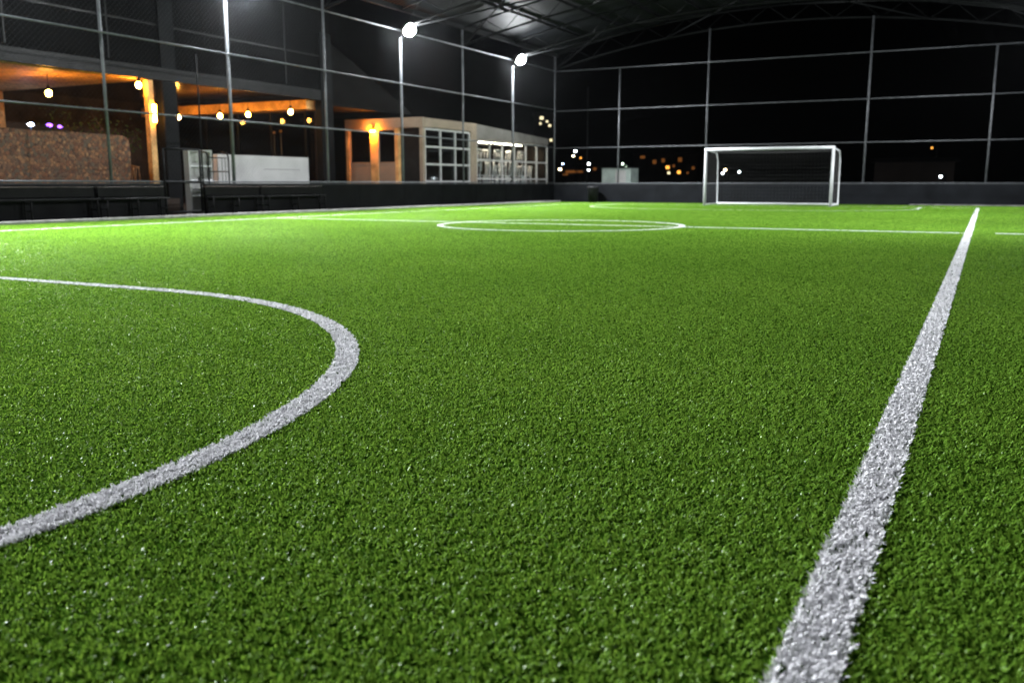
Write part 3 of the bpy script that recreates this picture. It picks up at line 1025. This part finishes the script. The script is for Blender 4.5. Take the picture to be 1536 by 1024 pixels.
# ------------------------------------------------------------------ town beyond
def street_lamp(px, py, D, m, r_, label, arm=True):
    d = _ray(px, py); d = d / math.hypot(d[0], d[1])
    p = d * D + np.array([0, 0, 1.0])
    t = thing("street_lamp", (p[0], p[1], 0), label, "street lamp", "lights of the town beyond the far fence")
    mb = MB(); mb.sphere(tuple(p), r_ * .8, 10, 8, .8); mb.build("lamp_head", M[m], t)
    mb = MB(); mb.tube([(p[0] + .3, p[1] + .3, -.06), (p[0] + .3, p[1] + .3, p[2] + .2), (p[0], p[1], p[2] + .15 + r_ * .7)], .06, 6); mb.build("pole", M["dsteel"], t)
    return t


street_lamp(863, 227, 170, "e_white", 0.252, "bright cool street lamp, highest light left of the pale cabin")
street_lamp(860, 234, 150, "e_warm", 0.168, "warm street lamp right below the highest cool one")
street_lamp(871, 237, 150, "e_orange", 0.180, "orange street lamp right of the highest cool one")
street_lamp(883, 246, 160, "e_white", 0.252, "cool street lamp above the pale cabin's left edge")
street_lamp(883, 255, 150, "e_white", 0.156, "lowest small cool street lamp left of the pale cabin")
street_lamp(840, 254, 140, "e_warm", 0.204, "white street lamp right beside the corner post of the fences")
street_lamp(844, 246, 170, "e_blue", 0.096, "bluish street lamp above the white one at the corner post")
street_lamp(934, 246, 150, "e_green", 0.144, "greenish street lamp above the pale cabin")
street_lamp(939, 251, 150, "e_green", 0.168, "pale green street lamp at the cabin's right edge")
street_lamp(1088, 255, 140, "e_warm", 0.192, "warm street lamp seen through the goal, upper of a close pair")
street_lamp(1084, 260, 130, "e_white", 0.144, "white street lamp seen through the goal, lower of a close pair")
street_lamp(1109, 258, 140, "e_white", 0.168, "white street lamp alone, seen through the goal's left half")
street_lamp(1398, 222, 75, "e_orange", 0.084, "tall orange street lamp right of the goal over the low houses")
street_lamp(1411, 265, 70, "e_white", 0.096, "low white lamp in front of the low house right of the goal")


def town_house(px0, px1, py_top, D, label, wins, depth=8, m="farwall"):
    d0 = _ray(px0, 276); d0 = d0 / math.hypot(d0[0], d0[1]) * D
    d1 = _ray(px1, 276); d1 = d1 / math.hypot(d1[0], d1[1]) * D
    ztop = 1 + (276 - py_top) / 1370 * D
    u = (d1 - d0)[:2]; L = np.linalg.norm(u); u = u / L
    nv = np.array([-u[1], u[0]])
    t = thing("town_house", ((d0[0] + d1[0]) / 2, (d0[1] + d1[1]) / 2, 0), label, "building", "buildings of the town beyond the fence")

    def obox(name, mm, a0, a1, b0, b1, z0, z1, par):
        mb = MB()
        vs = []
        for z in (z0, z1):
            for b_ in (b0, b1):
                for a_ in (a0, a1):
                    q = d0[:2] + u * a_ + nv * b_
                    vs.append((q[0] * h, q[1] * h, z * h))
        mb.add(vs, [(0, 2, 3, 1), (4, 5, 7, 6), (0, 1, 5, 4), (2, 6, 7, 3), (0, 4, 6, 2), (1, 3, 7, 5)])
        return mb.build(name, mm, par)
    w_ = obox("wall", M[m], 0, L, 0, depth, -.06, ztop, t)
    obox("roof", M["dwall"], -.3, L + .3, -.3, depth + .3, ztop, ztop + .25, t)
    for (qx, qy, sw, sh, mm) in wins:
        a_ = (qx - px0) / (px1 - px0) * L
        z = 1 + (276 - qy) / 1370 * D
        obox("window", M[mm], a_ - sw * .3, a_ + sw * .3, -.03, -.003, z - sh * .3, z + sh * .3, t)
    return t


O, W = "e_win", "e_winw"
town_house(950, 1045, 232, 190, "dim apartment block with orange lit windows left of the goal",
           [(963, 237, 1.6, .9, O), (981, 244, 1.2, 1.3, O), (994, 242, 1.1, 1.3, O), (1001, 252, 1.2, 1.0, "e_orange"), (1019, 241, 1.3, 1.4, O),
            (1018, 259, 1.1, 1.0, "e_orange"), (1003, 260, .9, .8, W), (1031, 260, .7, .7, O), (1039, 253, .9, 1.0, O), (1010, 250, .8, .9, O)])
town_house(838, 948, 250, 210, "low long building with reddish windows behind the pale cabin",
           [(857, 258, 4.5, 1.0, O), (871, 258, 2.2, .8, O), (892, 254, 1.2, 1.1, O), (908, 254, 1.1, 1.0, O), (949, 256, .8, .8, O), (848, 262, 2, .7, O)])
town_house(800, 829, 172, 240, "tall block with pale lit windows beside the corner post of the fences",
           [(812, 180, 1.6, 1.3, W), (820, 185, 1.0, .9, W), (824, 191, 1.2, 1.0, W), (826, 212, 1.1, 1.2, W), (810, 188, .9, .9, W)], depth=14)
town_house(1310, 1430, 246, 74, "low brownish house below the tall orange street lamp", [(1318, 262, .8, 1.2, "farwall"), (1345, 262, .8, .8, "farwall")], depth=5)


# ------------------------------------------------------------------ trees in the dark
def make_tree(px, X, H, label, seed, n=900):
    rg = random.Random(seed)
    p = at_x(px, 276, X)
    t = thing("bare_tree" if n < 300 else "leafy_tree", (p[0], p[1], 0), label, "tree")
    mb = MB()
    top = Vector((p[0], p[1], 0))
    mb.tube([(p[0], p[1], 0), (p[0] + .1, p[1], H * .3), (p[0] - .05, p[1] + .1, H * .6)], .09, 8, .05)
    tips = []
    for i in range(9):
        z0 = H * rg.uniform(.3, .6)
        an = rg.uniform(0, 6.28); l_ = H * rg.uniform(.22, .4)
        e = Vector((p[0] + math.cos(an) * l_ * .7, p[1] + math.sin(an) * l_ * .7, z0 + l_))
        mdl = Vector((p[0] + math.cos(an) * l_ * .3, p[1] + math.sin(an) * l_ * .3, z0 + l_ * .45))
        mb.tube([(p[0], p[1], z0), tuple(mdl), tuple(e)], .035, 6, .01)
        tips += [e, mdl * .4 + e * .6]
    mb.build("trunk", M["bark"], t)
    mb = MB()
    for i in range(n):
        c_ = rg.choice(tips) + Vector((rg.gauss(0, .3), rg.gauss(0, .3), rg.gauss(0, .25)))
        a_ = Vector((rg.uniform(-1, 1), rg.uniform(-1, 1), rg.uniform(-1, 1))).normalized() * .07
        b_ = a_.orthogonal().normalized() * .03
        mb.add([(c_ - a_) * h, (c_ + b_) * h, (c_ + a_) * h, (c_ - b_) * h], [(0, 1, 2, 3)])
    mb.build("crown", M["leaf"], t)
    return t


make_tree(125, -29.5, 3.9, "small leafy tree inside the terrace above the stone wall", 3, 260)
make_tree(180, -30.5, 3.8, "thin leafy tree inside the terrace near its pillar", 5, 220)

# ------------------------------------------------------------------ added scattering volume, imitates lens bloom around the lamps
hz = bpy.data.materials.new("lens bloom scatter")
hz.use_nodes = True
hn = hz.node_tree
hn.nodes.clear()
ho = hn.nodes.new("ShaderNodeOutputMaterial")
pv = hn.nodes.new("ShaderNodeVolumePrincipled")
pv.inputs["Color"].default_value = (0.9, 0.95, 1.0, 1)
pv.inputs["Density"].default_value = BLOOM_HAZE
pv.inputs["Anisotropy"].default_value = 0.92
hn.links.new(pv.outputs[0], ho.inputs["Volume"])
mb = MB(); mb.box(-335, 205, -45, 335, -1.7, 30)
tag(mb.build("bloom_haze", hz), kind="stuff")

# ------------------------------------------------------------------ night sky
wd = bpy.data.worlds.new("World")
sc.world = wd
wd.use_nodes = True
nt = wd.node_tree
bg = nt.nodes["Background"]
sk = nt.nodes.new("ShaderNodeTexSky")
sk.sky_type = 'NISHITA'
sk.sun_disc = False
sk.sun_elevation = math.radians(-8)
sk.sun_rotation = math.radians(200)
nt.links.new(sk.outputs[0], bg.inputs[0])
bg.inputs[1].default_value = 0.05

# ------------------------------------------------------------------ view
sc.view_settings.view_transform = 'Standard'
sc.view_settings.look = 'None'
sc.view_settings.exposure = 0.0
sc.view_settings.gamma = 1.0
sc.render.engine = 'CYCLES'
cy = sc.cycles
cy.use_denoising = True
cy.denoiser = 'OPENIMAGEDENOISE'
cy.use_light_tree = True
cy.max_bounces = 6
cy.diffuse_bounces = 3
cy.glossy_bounces = 3
cy.transparent_max_bounces = 16
cy.sample_clamp_indirect = 4
cy.caustics_reflective = False
cy.caustics_refractive = False
